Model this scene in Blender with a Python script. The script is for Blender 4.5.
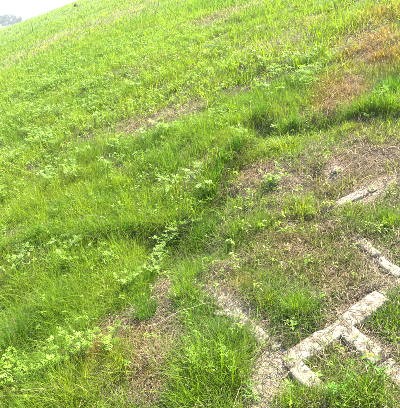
import bpy, bmesh, math, random
import numpy as np
from mathutils import Vector, Matrix

for o in list(bpy.data.objects):
    bpy.data.objects.remove(o, do_unlink=True)
scene = bpy.context.scene
col = scene.collection
rng = np.random.default_rng(11)
random.seed(11)

# ------------------------------------------------------------------ camera, sky, sun, exposure
# world: +Y runs along the embankment, +X points uphill, eye 1.5 m above the turf at the origin
EYE = 1.5
cam_d = bpy.data.cameras.new('camera')
cam_d.sensor_fit = 'HORIZONTAL'; cam_d.sensor_width = 36.0
cam_d.lens = 36.0 * 450 / 400
cam_d.clip_start = 0.05; cam_d.clip_end = 3000
cam = bpy.data.objects.new('camera', cam_d); col.objects.link(cam)
cam.location = (0, 0, EYE)
cam.rotation_euler = (math.radians(90 - 22.13), 0, math.radians(-22.377))
scene.camera = cam

SUN_ELEV, SUN_AZ = 60.0, 72.0          # azimuth measured from +Y towards +X
world = bpy.data.worlds.new('World'); scene.world = world; world.use_nodes = True
nt = world.node_tree; nt.nodes.clear()
sky = nt.nodes.new('ShaderNodeTexSky'); sky.sky_type = 'NISHITA'; sky.sun_disc = False
sky.sun_elevation = math.radians(SUN_ELEV); sky.sun_rotation = math.radians(SUN_AZ)
sky.air_density = 1.0; sky.dust_density = 1.0; sky.ozone_density = 1.0
bg = nt.nodes.new('ShaderNodeBackground'); bg.inputs['Strength'].default_value = 0.15
wo = nt.nodes.new('ShaderNodeOutputWorld')
nt.links.new(sky.outputs[0], bg.inputs['Color']); nt.links.new(bg.outputs[0], wo.inputs['Surface'])

sd = bpy.data.lights.new('sun', 'SUN'); sd.energy = 5.0; sd.angle = math.radians(0.6); sd.color = (1.0, 0.96, 0.89)
sun = bpy.data.objects.new('sun', sd); col.objects.link(sun)
az, el = math.radians(SUN_AZ), math.radians(SUN_ELEV)
to_sun = Vector((math.sin(az) * math.cos(el), math.cos(az) * math.cos(el), math.sin(el)))
sun.rotation_euler = to_sun.to_track_quat('Z', 'Y').to_euler(); sun.location = to_sun * 30

vs = scene.view_settings
vs.view_transform = 'Standard'; vs.look = 'None'; vs.gamma = 1.0; vs.use_curve_mapping = False
vs.exposure = 2.3
scene.cycles.max_bounces = 6; scene.cycles.diffuse_bounces = 3; scene.cycles.glossy_bounces = 2; scene.cycles.transmission_bounces = 3; scene.cycles.transparent_max_bounces = 4

# ------------------------------------------------------------------ where the slope is bare, dry, reddish, lush, weedy
# each patch on the slope: centre x, y, first half-axis x, y, second half-axis x, y, weight
BARE = [ (0.372, 1.516, 0.077, -0.043, -0.01, -0.064, 0.7), (0.104, 1.997, 0.046, -0.042, -0.006, -0.046, 0.6), (-0.108, 2.021, 0.058, -0.05, -0.003, -0.046, 0.5), (0.547, 1.591, 0.036, -0.034, -0.029, -0.082, 0.5), (0.979, 1.831, 0.044, -0.049, -0.023, -0.044, 0.6), (1.505, 2.255, 0.044, -0.067, -0.038, -0.062, 0.6), (-0.094, 3.43, 0.117, -0.089, 0.003, -0.078, 0.5), (1.43, 1.704, 0.038, -0.047, -0.031, -0.041, 0.5), (1.336, 4.585, 0.345, -0.111, -0.055, -0.283, 0.12), (1.771, 4.47, 0.148, 0.107, -0.066, -0.369, 0.15), (2.489, 3.091, 0.042, -0.125, -0.16, -0.216, 0.2), (1.475, 2.587, 0.057, -0.093, -0.062, -0.115, 0.5), (0.774, 4.117, 0.03, -0.422, -0.036, -0.048, 0.5), (0.8, 1.495, 0.037, -0.278, -0.055, -0.027, 1.0), (0.766, 1.121, 0.013, -0.131, -0.057, -0.016, 1.0), (0.363, 1.801, 0.151, -0.043, -0.003, -0.108, 1.0), (0.606, 1.957, 0.036, -0.081, -0.101, -0.154, 0.8), (0.281, 1.794, 0.066, -0.06, -0.011, -0.054, 1.0), (0.341, 1.324, 0.078, -0.041, -0.009, -0.058, 0.9), (0.68, 1.064, 0.062, -0.05, -0.031, -0.055, 0.9), (1.073, 0.971, 0.004, -0.122, -0.06, -0.019, 0.8), (1.421, 1.335, -0.016, -0.123, -0.05, -0.019, 0.8), (1.28, 1.183, 0.103, -0.005, -0.018, -0.05, 0.8), (1.724, 1.8, 0.174, -0.038, -0.042, -0.079, 0.8), (1.769, 2.111, 0.032, -0.052, -0.05, -0.068, 0.7), (2.092, 2.011, 0.028, -0.051, -0.058, -0.065, 0.4), (2.189, 2.819, 0.046, -0.109, -0.098, -0.138, 1.0), (1.886, 3.179, 0.07, -0.068, -0.075, -0.155, 1.0), (1.298, 2.462, 0.03, -0.156, -0.062, -0.081, 0.7), (0.904, 2.077, 0.047, -0.087, -0.031, -0.054, 0.7), (0.16, 1.565, 0.064, -0.017, 0.003, -0.05, 0.6), (-0.024, 1.988, 0.056, -0.05, -0.005, -0.053, 0.5), (1.227, 1.664, 0.052, -0.06, -0.034, -0.053, 0.4), (1.38, 1.52, 0.029, -0.035, -0.027, -0.036, 0.5), (1.229, 1.428, 0.029, -0.032, -0.023, -0.033, 0.4), (0.538, 2.71, 0.112, -0.169, -0.018, -0.061, 0.6), (0.295, 3.137, 0.104, -0.105, -0.007, -0.066, 0.6), (1.573, 2.428, 0.038, -0.062, -0.035, -0.058, 0.5), (1.853, 2.504, 0.031, -0.058, -0.042, -0.062, 0.4), (2.287, 2.59, 0.036, -0.085, -0.075, -0.094, 0.5), (1.06, 2.331, 0.039, -0.05, -0.028, -0.064, 0.6), (0.863, 1.802, 0.045, -0.048, -0.026, -0.057, 0.7), (0.193, 1.431, 0.043, -0.034, -0.007, -0.034, 0.5), (1.092, 1.307, 0.029, -0.029, -0.026, -0.038, 0.5), (2.791, 3.291, 0.021, -0.079, -0.126, -0.161, 0.4), (1.113, 1.172, 0.106, 0.007, -0.009, -0.044, 0.7) ]
SAND = [ (0.789, 1.473, 0.034, -0.302, -0.063, -0.028, 1.0), (0.759, 1.109, 0.009, -0.148, -0.064, -0.013, 1.0), (0.676, 1.057, 0.061, -0.049, -0.031, -0.056, 0.9), (1.073, 0.971, -0.001, -0.13, -0.049, -0.014, 0.9), (1.43, 1.345, -0.017, -0.124, -0.062, -0.023, 0.9), (1.733, 1.804, 0.159, -0.025, -0.037, -0.07, 0.9), (1.276, 1.155, 0.058, 0.004, -0.012, -0.039, 0.8), (0.763, 1.725, 0.051, -0.053, -0.029, -0.066, 0.8), (1.755, 2.091, 0.032, -0.052, -0.05, -0.067, 0.7) ]
DRY = [ (1.336, 4.585, 0.441, -0.142, -0.091, -0.462, 1.0), (1.777, 4.455, 0.197, 0.142, -0.085, -0.47, 1.0), (2.571, 3.201, 0.089, -0.284, -0.373, -0.503, 0.5), (3.56, 3.96, 0.045, -0.456, -0.473, -0.566, 0.35), (2.27, 21.249, 2.076, 2.816, -0.29, -3.598, 0.6), (4.706, 22.291, 2.205, 0.015, -1.057, -5.58, 0.6), (0.861, 18.914, 1.026, -0.516, -0.068, -2.343, 0.5), (4.175, 9.313, 0.824, -0.593, -0.259, -0.659, 0.6), (3.234, 5.311, 0.455, -0.155, -0.239, -0.49, 0.45), (1.698, 2.387, 0.243, -0.199, -0.068, -0.124, 0.25), (1.25, 1.614, 0.223, -0.258, -0.174, -0.257, 0.24), (0.186, 1.608, 0.117, -0.098, -0.024, -0.125, 0.55), (0.415, 1.597, 0.172, -0.153, -0.055, -0.185, 0.4), (0.833, 1.702, 0.108, -0.113, -0.062, -0.131, 0.3), (1.475, 2.587, 0.09, -0.146, -0.097, -0.18, 0.5), (1.919, 2.127, 0.124, -0.215, -0.142, -0.179, 0.35), (1.106, 1.076, 0.13, -0.12, -0.122, -0.151, 0.2), (3.975, 5.883, 0.24, -0.239, -0.239, -0.413, 0.4), (0.59, 1.551, 0.072, -0.066, -0.066, -0.17, 0.25), (1.453, 2.936, 0.118, -0.204, -0.09, -0.187, 0.35), (1.855, 7.537, 0.385, -0.14, -0.097, -0.513, 0.4), (0.774, 4.117, 0.041, -0.583, -0.072, -0.096, 0.5), (2.61, 4.461, 0.2, -0.151, -0.168, -0.354, 0.4) ]
RED = [ (0.331, 1.635, 0.154, -0.136, -0.04, -0.154, 0.45), (1.24, 1.684, 0.197, -0.231, -0.132, -0.204, 0.35), (1.577, 3.015, 0.088, -0.164, -0.083, -0.163, 0.35), (1.191, 1.376, 0.088, -0.092, -0.052, -0.072, 0.4), (2.544, 3.1, 0.089, -0.271, -0.359, -0.477, 1.0), (3.494, 3.852, 0.05, -0.437, -0.5, -0.596, 1.0), (4.305, 4.595, -0.013, -0.428, -0.322, -0.367, 0.7), (0.186, 1.655, 0.096, -0.081, -0.02, -0.106, 0.8), (0.352, 1.389, 0.069, -0.056, -0.023, -0.076, 0.5), (0.904, 1.629, 0.048, -0.05, -0.026, -0.05, 0.8), (1.757, 1.967, 0.124, -0.193, -0.137, -0.176, 0.5), (1.475, 2.587, 0.066, -0.106, -0.083, -0.154, 0.5), (-0.181, 1.729, 0.086, -0.069, -0.003, -0.073, 0.5), (1.264, 1.913, 0.064, -0.081, -0.058, -0.097, 0.3) ]
LUSH = [ (2.111, 3.578, 0.082, -0.215, -0.175, -0.311, 1.0), (2.915, 2.975, 0.045, -0.175, -0.216, -0.243, 1.0), (0.497, 3.642, 0.137, -0.202, -0.044, -0.25, 0.8), (0.241, 3.633, 0.13, -0.179, -0.024, -0.204, 0.8), (0.632, 1.371, 0.111, -0.098, -0.064, -0.144, 0.8), (-0.11, 2.289, 0.158, -0.149, -0.011, -0.226, 0.9), (0.112, 2.508, 0.22, -0.23, -0.036, -0.312, 0.8), (0.597, 3.495, 0.091, -0.134, -0.04, -0.196, 0.8), (1.065, 2.501, 0.108, -0.148, -0.08, -0.19, 0.8), (0.841, 2.368, 0.082, -0.101, -0.055, -0.149, 1.0), (0.757, 2.056, 0.083, -0.093, -0.046, -0.12, 0.7), (1.945, 2.972, 0.092, -0.198, -0.141, -0.229, 0.7), (0.849, 8.915, 1.047, -3.396, -0.586, -5.092, 0.6), (1.011, 2.017, 0.077, -0.093, -0.057, -0.119, 0.6), (1.121, 2.723, 0.094, -0.139, -0.055, -0.135, 0.5), (1.506, 1.607, 0.066, -0.083, -0.051, -0.064, 0.7), (-0.04, 3.777, 0.197, -0.26, -0.02, -0.434, 0.5) ]
WEED = [ (0.92, 8.039, 1.077, -3.275, -0.649, -4.804, 1.0), (0.19, 5.131, 0.601, -1.045, -0.121, -1.591, 1.0), (2.288, 8.468, 1.016, -1.088, -0.83, -3.578, 0.8), (0.035, 3.097, 0.33, -0.388, -0.024, -0.311, 0.8), (2.648, 4.88, 0.367, -0.534, -0.49, -1.038, 0.7), (0.166, 1.899, 0.176, -0.16, -0.026, -0.159, 0.7), (-0.112, 1.769, 0.174, -0.143, -0.009, -0.158, 0.7), (1.024, 2.866, 0.201, -0.296, -0.14, -0.383, 0.6), (1.077, 4.137, 0.266, -0.508, -0.09, -0.321, 0.6), (2.73, 3.972, 0.127, -0.519, -0.449, -0.689, 0.5), (0.235, 2.503, 0.378, -0.409, -0.052, -0.336, 0.4), (0.65, 3.18, 0.36, -0.506, -0.122, -0.512, 0.6), (0.23, 3.533, 0.356, -0.478, -0.093, -0.808, 0.5), (1.47, 3.57, 0.263, -0.522, -0.177, -0.43, 0.5) ]
TUFTS = [
   (0.575, 1.234, 0.32, 0.18, 'mid', 'largest bushy grass tuft, bottom centre, left of the concrete strip') ,
   (0.457, 1.21, 0.2, 0.09, 'mid', 'small green tuft at the bottom edge in front of the largest bushy tuft') ,
   (0.058, 1.527, 0.24, 0.13, 'lime', 'yellow-green grass tuft at the bottom edge beside a leafy lime weed') ,
   (0.071, 2.256, 0.26, 0.17, 'lush', 'wide lush grass clump left of the bare brown litter patch') ,
   (-0.154, 2.128, 0.26, 0.13, 'deep', 'deep green grass clump against the left edge of the photo') ,
   (0.651, 1.762, 0.18, 0.08, 'mid', 'upright green tuft between bare soil and the pale concrete strip') ,
   (0.449, 1.78, 0.22, 0.06, 'deep', 'slim dark green tuft splitting the brown litter patch in two') ,
   (0.44, 1.458, 0.22, 0.09, 'sparse', 'sparse thin-bladed tuft just left of the largest bushy tuft') ,
   (0.254, 1.55, 0.18, 0.08, 'lime', 'yellowish tuft below the brown litter patch') ,
   (1.407, 1.92, 0.15, 0.11, 'yellow', 'yellow-green tuft on the right slope below scattered pale stones') ,
   (1.194, 1.987, 0.17, 0.09, 'mid', 'bright green tuft in the middle of the right-hand sparse turf') ,
   (1.069, 2.058, 0.16, 0.07, 'mid', 'smaller tuft immediately left of the bright green middle tuft') ,
   (1.792, 2.736, 0.24, 0.1, 'arch', 'pale clump of long arching blades beside the dark hollow') ,
   (2.026, 3.48, 0.22, 0.09, 'deep', 'deep green tuft standing just above the dark hollow') ,
   (2.719, 2.732, 0.2, 0.12, 'deep', 'deep green clump at the right edge near reddish dry grass') ,
   (1.61, 1.514, 0.14, 0.09, 'mid', 'green tuft at the right edge below the upper pale concrete piece') ,
   (1.556, 1.693, 0.13, 0.08, 'yellow', 'yellowish tuft in front of the upper pale concrete piece') ,
   (0.971, 1.285, 0.16, 0.07, 'mid', 'green tuft just above the long bare concrete beam') ,
   (0.902, 1.445, 0.13, 0.06, 'lime', 'low bright tuft between the concrete strip and the beam') ,
   (1.207, 1.035, 0.13, 0.06, 'mid', 'green tuft at the right edge beside the upper beam end') ,
   (0.951, 0.945, 0.12, 0.07, 'sparse', 'thin sparse tuft in the corner where two beams meet') ,
   (0.74, 0.977, 0.15, 0.06, 'mid', 'small green tuft at the bottom edge below the beam corner') ,
   (0.928, 0.846, 0.14, 0.08, 'lush', 'bright green tuft in the bottom right corner') ,
   (0.577, 3.282, 0.2, 0.1, 'deep', 'dark green tuft in the lime weeds left of centre') ,
   (0.239, 3.476, 0.2, 0.1, 'deep', 'dark green tuft above a brown dead-stalk line on the left slope') ,
   (0.985, 2.313, 0.24, 0.12, 'deep', 'dark shaded grass clump behind the pale central weeds') ,
   (0.73, 1.912, 0.18, 0.09, 'mid', 'medium tuft uphill of the upright green tuft') ,
   (1.923, 3.956, 0.2, 0.1, 'lush', 'bright tuft left of the dark hollow on the upper slope') ,
   (2.153, 2.526, 0.14, 0.08, 'yellow', 'yellowish tuft next to the reddish dry patch') ,
   (1.516, 6.226, 0.2, 0.12, 'lush', 'lush tuft above the straw-coloured thatch patch') ,
]
WEEDS = [
   (0.898, 2.831, 0.3, 'pale', 'pale leafy weed left of the pair in the centre of the slope') ,
   (1.133, 2.662, 0.28, 'pale', 'pale leafy weed right of the pair in the centre of the slope') ,
   (0.849, 2.389, 0.22, 'pale', 'lower pale weed among dark green blades at centre') ,
   (0.696, 2.322, 0.2, 'pale', 'pale weed over dark grass just left of the bare central spot') ,
   (0.126, 1.685, 0.26, 'lime', 'tall lime feathery weed above the orange-tinted grass at bottom left') ,
   (0.032, 1.737, 0.22, 'lime', 'shorter lime feathery weed left of the tall one at bottom left') ,
   (-0.124, 1.708, 0.24, 'lime', 'lime feathery weed in the bottom left corner') ,
   (-0.181, 1.874, 0.2, 'lime', 'small feathery weed at the left edge near the bottom') ,
   (0.249, 1.649, 0.2, 'lime', 'lime weed directly below the brown litter patch') ,
   (-0.131, 2.789, 0.26, 'pale', 'pale weed at the left edge above the deep green clump') ,
   (0.214, 2.809, 0.2, 'pale', 'pale weed just below the brown dead-stalk line') ,
   (0.397, 2.431, 0.18, 'lime', 'lime weed at the upper rim of the lush clump') ,
   (0.439, 2.055, 0.18, 'lime', 'small lime weed between lush clump and brown soil') ,
   (2.255, 3.776, 0.24, 'pale', 'pale weed with a whitish top above the dark hollow') ,
   (0.576, 2.134, 0.18, 'pale', 'pale low weed above the bare soil pocket') ,
   (0.889, 0.896, 0.16, 'bright', 'bright green small-leaved weed left of the bottom right corner tuft') ,
   (1.014, 0.872, 0.16, 'bright', 'bright green small-leaved weed against the right edge near the bottom') ,
   (0.841, 0.906, 0.12, 'bright', 'low bright weed at the bottom edge right of the beam corner') ,
   (0.65, 1.068, 0.1, 'bright', 'little bright weed at the bottom edge on bare soil') ,
   (0.556, 1.297, 0.17, 'lime', 'lime star-leaved weed growing through the largest bushy tuft') ,
   (0.614, 1.236, 0.16, 'lime', 'lime star-leaved weed at the right side of the largest bushy tuft') ,
   (0.271, 5.433, 0.28, 'pale', 'whitish weed on the left slope, largest in its neighbourhood') ,
   (0.219, 7.59, 0.3, 'pale', 'whitish weed near the left edge, upper slope') ,
   (0.867, 5.401, 0.28, 'pale', 'whitish weed left of the straw-coloured thatch patch') ,
]
STONES = [
   (1.758, 2.086, 0.032, 'pale rounded stone on the right slope above the yellow-green tuft') ,
   (1.301, 1.853, 0.022, 'tiny pale stone in the sparse turf right of the bright green tuft') ,
   (1.117, 1.632, 0.02, 'tiny pale stone above the concrete beam area') ,
   (0.725, 1.535, 0.028, 'small pale stone beside the large bushy tuft') ,
   (0.808, 1.302, 0.03, 'angular pale concrete chunk at the gap in the strip') ,
   (0.82, 1.205, 0.02, 'broken concrete chunk next to the beam corner') ,
   (0.746, 1.407, 0.03, 'small grey stone between the tuft and the concrete strip') ,
   (0.351, 1.754, 0.02, 'tiny tan stone on the brown litter patch') ,
]
STALKS = [
   (0.389, 1.711, 0.34, -40, 'pale dry stalk leaning across the brown litter patch') ,
   (1.663, 3.015, 0.22, 70, 'bleached dead stalk lying by the dark hollow') ,
   (2.137, 2.858, 0.25, 10, 'pale dead stalk in the dark pocket near reddish grass') ,
   (0.528, 2.723, 0.45, 95, 'long brown dead stalk lying on the left slope') ,
   (1.814, 3.099, 0.2, 15, 'pale bent stalk hanging over the left dark hollow') ,
   (2.145, 2.685, 0.18, 120, 'short bleached stalk below the reddish grass patch') ,
   (0.267, 2.026, 0.3, 60, 'thin dry stalk above the brown litter patch') ,
]

# ------------------------------------------------------------------ helpers
def tag(o, label=None, category=None, group=None, kind=None):
    if label: o['label'] = label
    if category: o['category'] = category
    if group: o['group'] = group
    if kind: o['kind'] = kind
    return o

def link(o, parent=None):
    col.objects.link(o)
    if parent: o.parent = parent
    return o

def empty(name, loc, rz=0.0):
    o = bpy.data.objects.new(name, None); o.empty_display_size = 0.05
    o.location = loc; o.rotation_euler = (0, 0, rz)
    return link(o)

def mesh_np(name, V, T, mat, C=None, smooth=True):
    """mesh from numpy: V (n,3), T (m,3) triangles, C (n,3) own colour of each point"""
    me = bpy.data.meshes.new(name)
    V = np.ascontiguousarray(V, dtype=np.float32); T = np.ascontiguousarray(T, dtype=np.int32)
    me.vertices.add(len(V)); me.vertices.foreach_set('co', V.ravel())
    me.loops.add(T.size); me.loops.foreach_set('vertex_index', T.ravel())
    me.polygons.add(len(T)); me.polygons.foreach_set('loop_start', np.arange(0, T.size, 3, dtype=np.int32))
    if smooth:
        me.polygons.foreach_set('use_smooth', np.ones(len(T), dtype=bool))
    if C is not None:
        a = me.attributes.new('tint', 'FLOAT_COLOR', 'POINT')
        a.data.foreach_set('color', (C if C.shape[1] == 4 else np.c_[C, np.ones(len(C))]).astype(np.float32).ravel())
    me.update(calc_edges=True)
    if mat: me.materials.append(mat)
    return me

def obj_np(name, V, T, mat, C=None, parent=None, smooth=True):
    return link(bpy.data.objects.new(name, mesh_np(name, V, T, mat, C, smooth)), parent)

def _hash(i, j, s):
    n = (i.astype(np.int64) * 374761393 + j.astype(np.int64) * 668265263 + s * 974634777) & 0xffffffff
    n = ((n ^ (n >> 13)) * 1274126177) & 0xffffffff
    return ((n ^ (n >> 16)) & 0xffff) / 65535.0

def vnoise(x, y, scale, seed=0):
    x = np.asarray(x, dtype=float) / scale; y = np.asarray(y, dtype=float) / scale
    i = np.floor(x); j = np.floor(y); u = x - i; v = y - j
    u = u * u * (3 - 2 * u); v = v * v * (3 - 2 * v)
    i = i.astype(np.int64); j = j.astype(np.int64)
    a = _hash(i, j, seed); b = _hash(i + 1, j, seed); c = _hash(i, j + 1, seed); d = _hash(i + 1, j + 1, seed)
    return (a * (1 - u) + b * u) * (1 - v) + (c * (1 - u) + d * u) * v

def fbm(x, y, scale, seed=0, octs=3):
    r = 0; w = 0; a = 1.0
    for k in range(octs):
        r = r + a * vnoise(x, y, scale / 2 ** k, seed + 17 * k); w += a; a *= .5
    return r / w

def zone(P, x, y):
    r = np.zeros_like(np.asarray(x, dtype=float))
    for (cx, cy, ax, ay, bx, by, w) in P:
        det = ax * by - ay * bx
        dx, dy = x - cx, y - cy
        u = (dx * by - dy * bx) / det; v = (ax * dy - ay * dx) / det
        q = (u * u + v * v)
        r = np.maximum(r, w * np.exp(-q * q * 0.7))
    return r

TAN = math.tan(math.radians(20))
FOOT, CREST = -2.0, 14.3
GX0, GX1, GY0, GY1 = 0.62, 1.62, 0.7, 1.95        # where the concrete grid comes to the surface

def bend(y):
    return np.where(y > 90, (y - 90) ** 2 * 0.002, 0.0)

def sp(u, k):
    return k * np.logaddexp(0, u / k)

# a low eroded bank crosses the slope: compass bearing and distance of its lip from the foot of the path
BANK = [(-0.139, 3.317), (-0.077, 3.215), (0.04, 3.016), (0.171, 2.739), (0.329, 2.579), (0.403, 2.68), (0.455, 3.202), (0.542, 3.659), (0.673, 3.526), (0.799, 3.406), (0.853, 3.4)]
BT, BR = np.array(BANK).T
def bank(x, y):
    return np.interp(np.arctan2(x, y), BT, BR) - np.hypot(x, y)      # > 0 below the lip

def sstep(u):
    u = np.clip(u, 0, 1); return u * u * (3 - 2 * u)

def ground(x, y, rough=True):
    x = np.asarray(x, dtype=float); y = np.asarray(y, dtype=float)
    xp = x - bend(y)
    z = TAN * (sp(xp - FOOT, .4) - sp(xp - CREST, .5)) + TAN * FOOT
    if rough:
        g = np.exp(-np.clip(((x - 1.1) / .75) ** 4 + ((y - 1.35) / .8) ** 4, 0, 50))
        far = np.clip((np.hypot(x, y) - 5) / 12, 0, 1)
        n1 = fbm(x, y, .75, 3) - .5; n2 = fbm(x, y, .16, 9, 2) - .5; n3 = fbm(x, y, 5.0, 21) - .5
        z = z + (1 - g) * (n1 * .16 + n2 * .03) + g * (n2 * .075 + n1 * .05 - .012) + far * n3 * .45
        e = bank(x, y) + (fbm(x, y, .35, 33) - .5) * .25
        z = z - .10 * np.interp(np.arctan2(x, y), [-.14, .18, .32, .56, .70, .86], [.22, .35, 1.0, 1.1, .6, .2]) * (.4 + 1.2 * vnoise(x, y, .45, 35)) * sstep(e / .07) * (1 - sstep((e - .12) / .6)) * (y > 0)
        # eroded steps and hollows under overhanging turf
        for (hx, hy, hr, hd) in HOLLOWS:
            z = z - hd * np.exp(-((x - hx) ** 2 + (y - hy) ** 2) / (hr * hr))
    return z

HOLLOWS = [(1.886, 3.20, .14, .26), (2.19, 2.83, .12, .26), (1.13, 2.48, .12, .16), (.93, 2.05, .10, .07), (1.80, 2.66, .1, .06), (0.82, 1.03, .07, .05), (1.2, 1.19, .05, .03)]

# ------------------------------------------------------------------ materials
def new_mat(name):
    m = bpy.data.materials.new(name); m.use_nodes = True
    n = m.node_tree; n.nodes.clear()
    return m, n, n.nodes.new('ShaderNodeOutputMaterial')

def N(n, t, **kw):
    d = n.nodes.new(t)
    for k, v in kw.items():
        if k in d.inputs: d.inputs[k].default_value = v
        else: setattr(d, k, v)
    return d

def leaf_material(name, transl=.45, rough=.5, spec=.35, tint=None, vary=.25):
    m, n, out = new_mat(name)
    if tint is None:
        a = N(n, 'ShaderNodeAttribute', attribute_name='tint'); csock = a.outputs['Color']
    else:
        a = N(n, 'ShaderNodeRGB'); a.outputs[0].default_value = (*tint, 1); csock = a.outputs[0]
    geo = N(n, 'ShaderNodeNewGeometry')
    no = N(n, 'ShaderNodeTexNoise', Scale=42.0, Detail=3.0); n.links.new(geo.outputs['Position'], no.inputs['Vector'])
    mr = N(n, 'ShaderNodeMapRange'); mr.inputs['To Min'].default_value = 1 - vary; mr.inputs['To Max'].default_value = 1 + vary
    n.links.new(no.outputs['Fac'], mr.inputs['Value'])
    hv = N(n, 'ShaderNodeHueSaturation'); n.links.new(csock, hv.inputs['Color']); n.links.new(mr.outputs[0], hv.inputs['Value'])
    b = N(n, 'ShaderNodeBsdfPrincipled', Roughness=rough); b.inputs['Specular IOR Level'].default_value = spec
    n.links.new(hv.outputs[0], b.inputs['Base Color'])
    t = N(n, 'ShaderNodeBsdfTranslucent')
    hs = N(n, 'ShaderNodeHueSaturation', Hue=.503, Saturation=1.08, Value=1.3); n.links.new(hv.outputs[0], hs.inputs['Color'])
    n.links.new(hs.outputs[0], t.inputs['Color'])
    mx = N(n, 'ShaderNodeMixShader'); mx.inputs[0].default_value = transl
    n.links.new(b.outputs[0], mx.inputs[1]); n.links.new(t.outputs[0], mx.inputs[2]); n.links.new(mx.outputs[0], out.inputs['Surface'])
    return m

M_GRASS = leaf_material('grass_blade', .5, .5, .12)
M_STRAW = leaf_material('dry_straw', .25, .7, .15)
M_WEED = leaf_material('weed_leaf', .4, .5, .25)
M_STEM = leaf_material('weed_stem', .05, .55, .3, tint=(.16, .2, .05))

def soil_material():
    m, n, out = new_mat('soil_and_thatch')
    geo = N(n, 'ShaderNodeNewGeometry')
    a = N(n, 'ShaderNodeAttribute', attribute_name='tint')
    n1 = N(n, 'ShaderNodeTexNoise', Scale=9.0, Detail=8.0, Roughness=.65)
    n2 = N(n, 'ShaderNodeTexNoise', Scale=90.0, Detail=5.0, Roughness=.7)
    v = N(n, 'ShaderNodeTexVoronoi', Scale=70.0)
    for d in (n1, n2, v): n.links.new(geo.outputs['Position'], d.inputs['Vector'])
    r1 = N(n, 'ShaderNodeValToRGB')
    r1.color_ramp.elements[0].position = .3; r1.color_ramp.elements[0].color = (.050, .030, .020, 1)
    r1.color_ramp.elements[1].position = .72; r1.color_ramp.elements[1].color = (.20, .135, .090, 1)
    n.links.new(n1.outputs['Fac'], r1.inputs[0])
    r2 = N(n, 'ShaderNodeValToRGB')
    r2.color_ramp.elements[0].position = .35; r2.color_ramp.elements[0].color = (.5, .45, .42, 1)
    r2.color_ramp.elements[1].position = .7; r2.color_ramp.elements[1].color = (1.25, 1.2, 1.1, 1)
    n.links.new(n2.outputs['Fac'], r2.inputs[0])
    mu = N(n, 'ShaderNodeMix', data_type='RGBA', blend_type='MULTIPLY'); mu.inputs[0].default_value = 1.0
    n.links.new(r1.outputs[0], mu.inputs[6]); n.links.new(r2.outputs[0], mu.inputs[7])
    mt = N(n, 'ShaderNodeMix', data_type='RGBA', blend_type='MIX'); mt.inputs[0].default_value = .6
    n.links.new(mu.outputs[2], mt.inputs[6]); n.links.new(a.outputs['Color'], mt.inputs[7]); n.links.new(a.outputs['Alpha'], mt.inputs[0])
    b = N(n, 'ShaderNodeBsdfPrincipled', Roughness=.95); b.inputs['Specular IOR Level'].default_value = .15
    n.links.new(mt.outputs[2], b.inputs['Base Color'])
    ad = N(n, 'ShaderNodeMath', operation='ADD'); n.links.new(n2.outputs['Fac'], ad.inputs[0]); n.links.new(v.outputs['Distance'], ad.inputs[1])
    bu = N(n, 'ShaderNodeBump', Strength=.7, Distance=.012); n.links.new(ad.outputs[0], bu.inputs['Height']); n.links.new(bu.outputs[0], b.inputs['Normal'])
    n.links.new(b.outputs[0], out.inputs['Surface'])
    return m
M_SOIL = soil_material()

def concrete_material():
    m, n, out = new_mat('weathered_concrete')
    geo = N(n, 'ShaderNodeNewGeometry')
    n1 = N(n, 'ShaderNodeTexNoise', Scale=14.0, Detail=9.0, Roughness=.7)
    n2 = N(n, 'ShaderNodeTexNoise', Scale=160.0, Detail=4.0, Roughness=.7)
    n3 = N(n, 'ShaderNodeTexNoise', Scale=38.0, Detail=6.0, Roughness=.75)
    for d in (n1, n2, n3): n.links.new(geo.outputs['Position'], d.inputs['Vector'])
    r1 = N(n, 'ShaderNodeValToRGB')
    e = r1.color_ramp.elements
    e[0].position = .28; e[0].color = (.14, .11, .075, 1); e[1].position = .66; e[1].color = (.34, .30, .225, 1)
    x = e.new(.45); x.color = (.27, .23, .165, 1)
    n.links.new(n1.outputs['Fac'], r1.inputs[0])
    r3 = N(n, 'ShaderNodeValToRGB')
    r3.color_ramp.elements[0].position = .47; r3.color_ramp.elements[0].color = (0, 0, 0, 1)
    r3.color_ramp.elements[1].position = .60; r3.color_ramp.elements[1].color = (1, 1, 1, 1)
    n.links.new(n3.outputs['Fac'], r3.inputs[0])
    st = N(n, 'ShaderNodeMix', data_type='RGBA'); n.links.new(r3.outputs[0], st.inputs[0])
    n.links.new(r1.outputs[0], st.inputs[6]); st.inputs[7].default_value = (.10, .072, .042, 1)
    r2 = N(n, 'ShaderNodeValToRGB')
    r2.color_ramp.elements[0].position = .35; r2.color_ramp.elements[0].color = (.7, .69, .67, 1)
    r2.color_ramp.elements[1].position = .65; r2.color_ramp.elements[1].color = (1.1, 1.1, 1.08, 1)
    n.links.new(n2.outputs['Fac'], r2.inputs[0])
    mu = N(n, 'ShaderNodeMix', data_type='RGBA', blend_type='MULTIPLY'); mu.inputs[0].default_value = 1.0
    n.links.new(st.outputs[2], mu.inputs[6]); n.links.new(r2.outputs[0], mu.inputs[7])
    b = N(n, 'ShaderNodeBsdfPrincipled', Roughness=.92); b.inputs['Specular IOR Level'].default_value = .2
    n.links.new(mu.outputs[2], b.inputs['Base Color'])
    ad = N(n, 'ShaderNodeMath', operation='ADD'); n.links.new(n2.outputs['Fac'], ad.inputs[0]); n.links.new(n3.outputs['Fac'], ad.inputs[1])
    bu = N(n, 'ShaderNodeBump', Strength=.6, Distance=.006); n.links.new(ad.outputs[0], bu.inputs['Height']); n.links.new(bu.outputs[0], b.inputs['Normal'])
    n.links.new(b.outputs[0], out.inputs['Surface'])
    return m
M_CONC = concrete_material()

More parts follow.
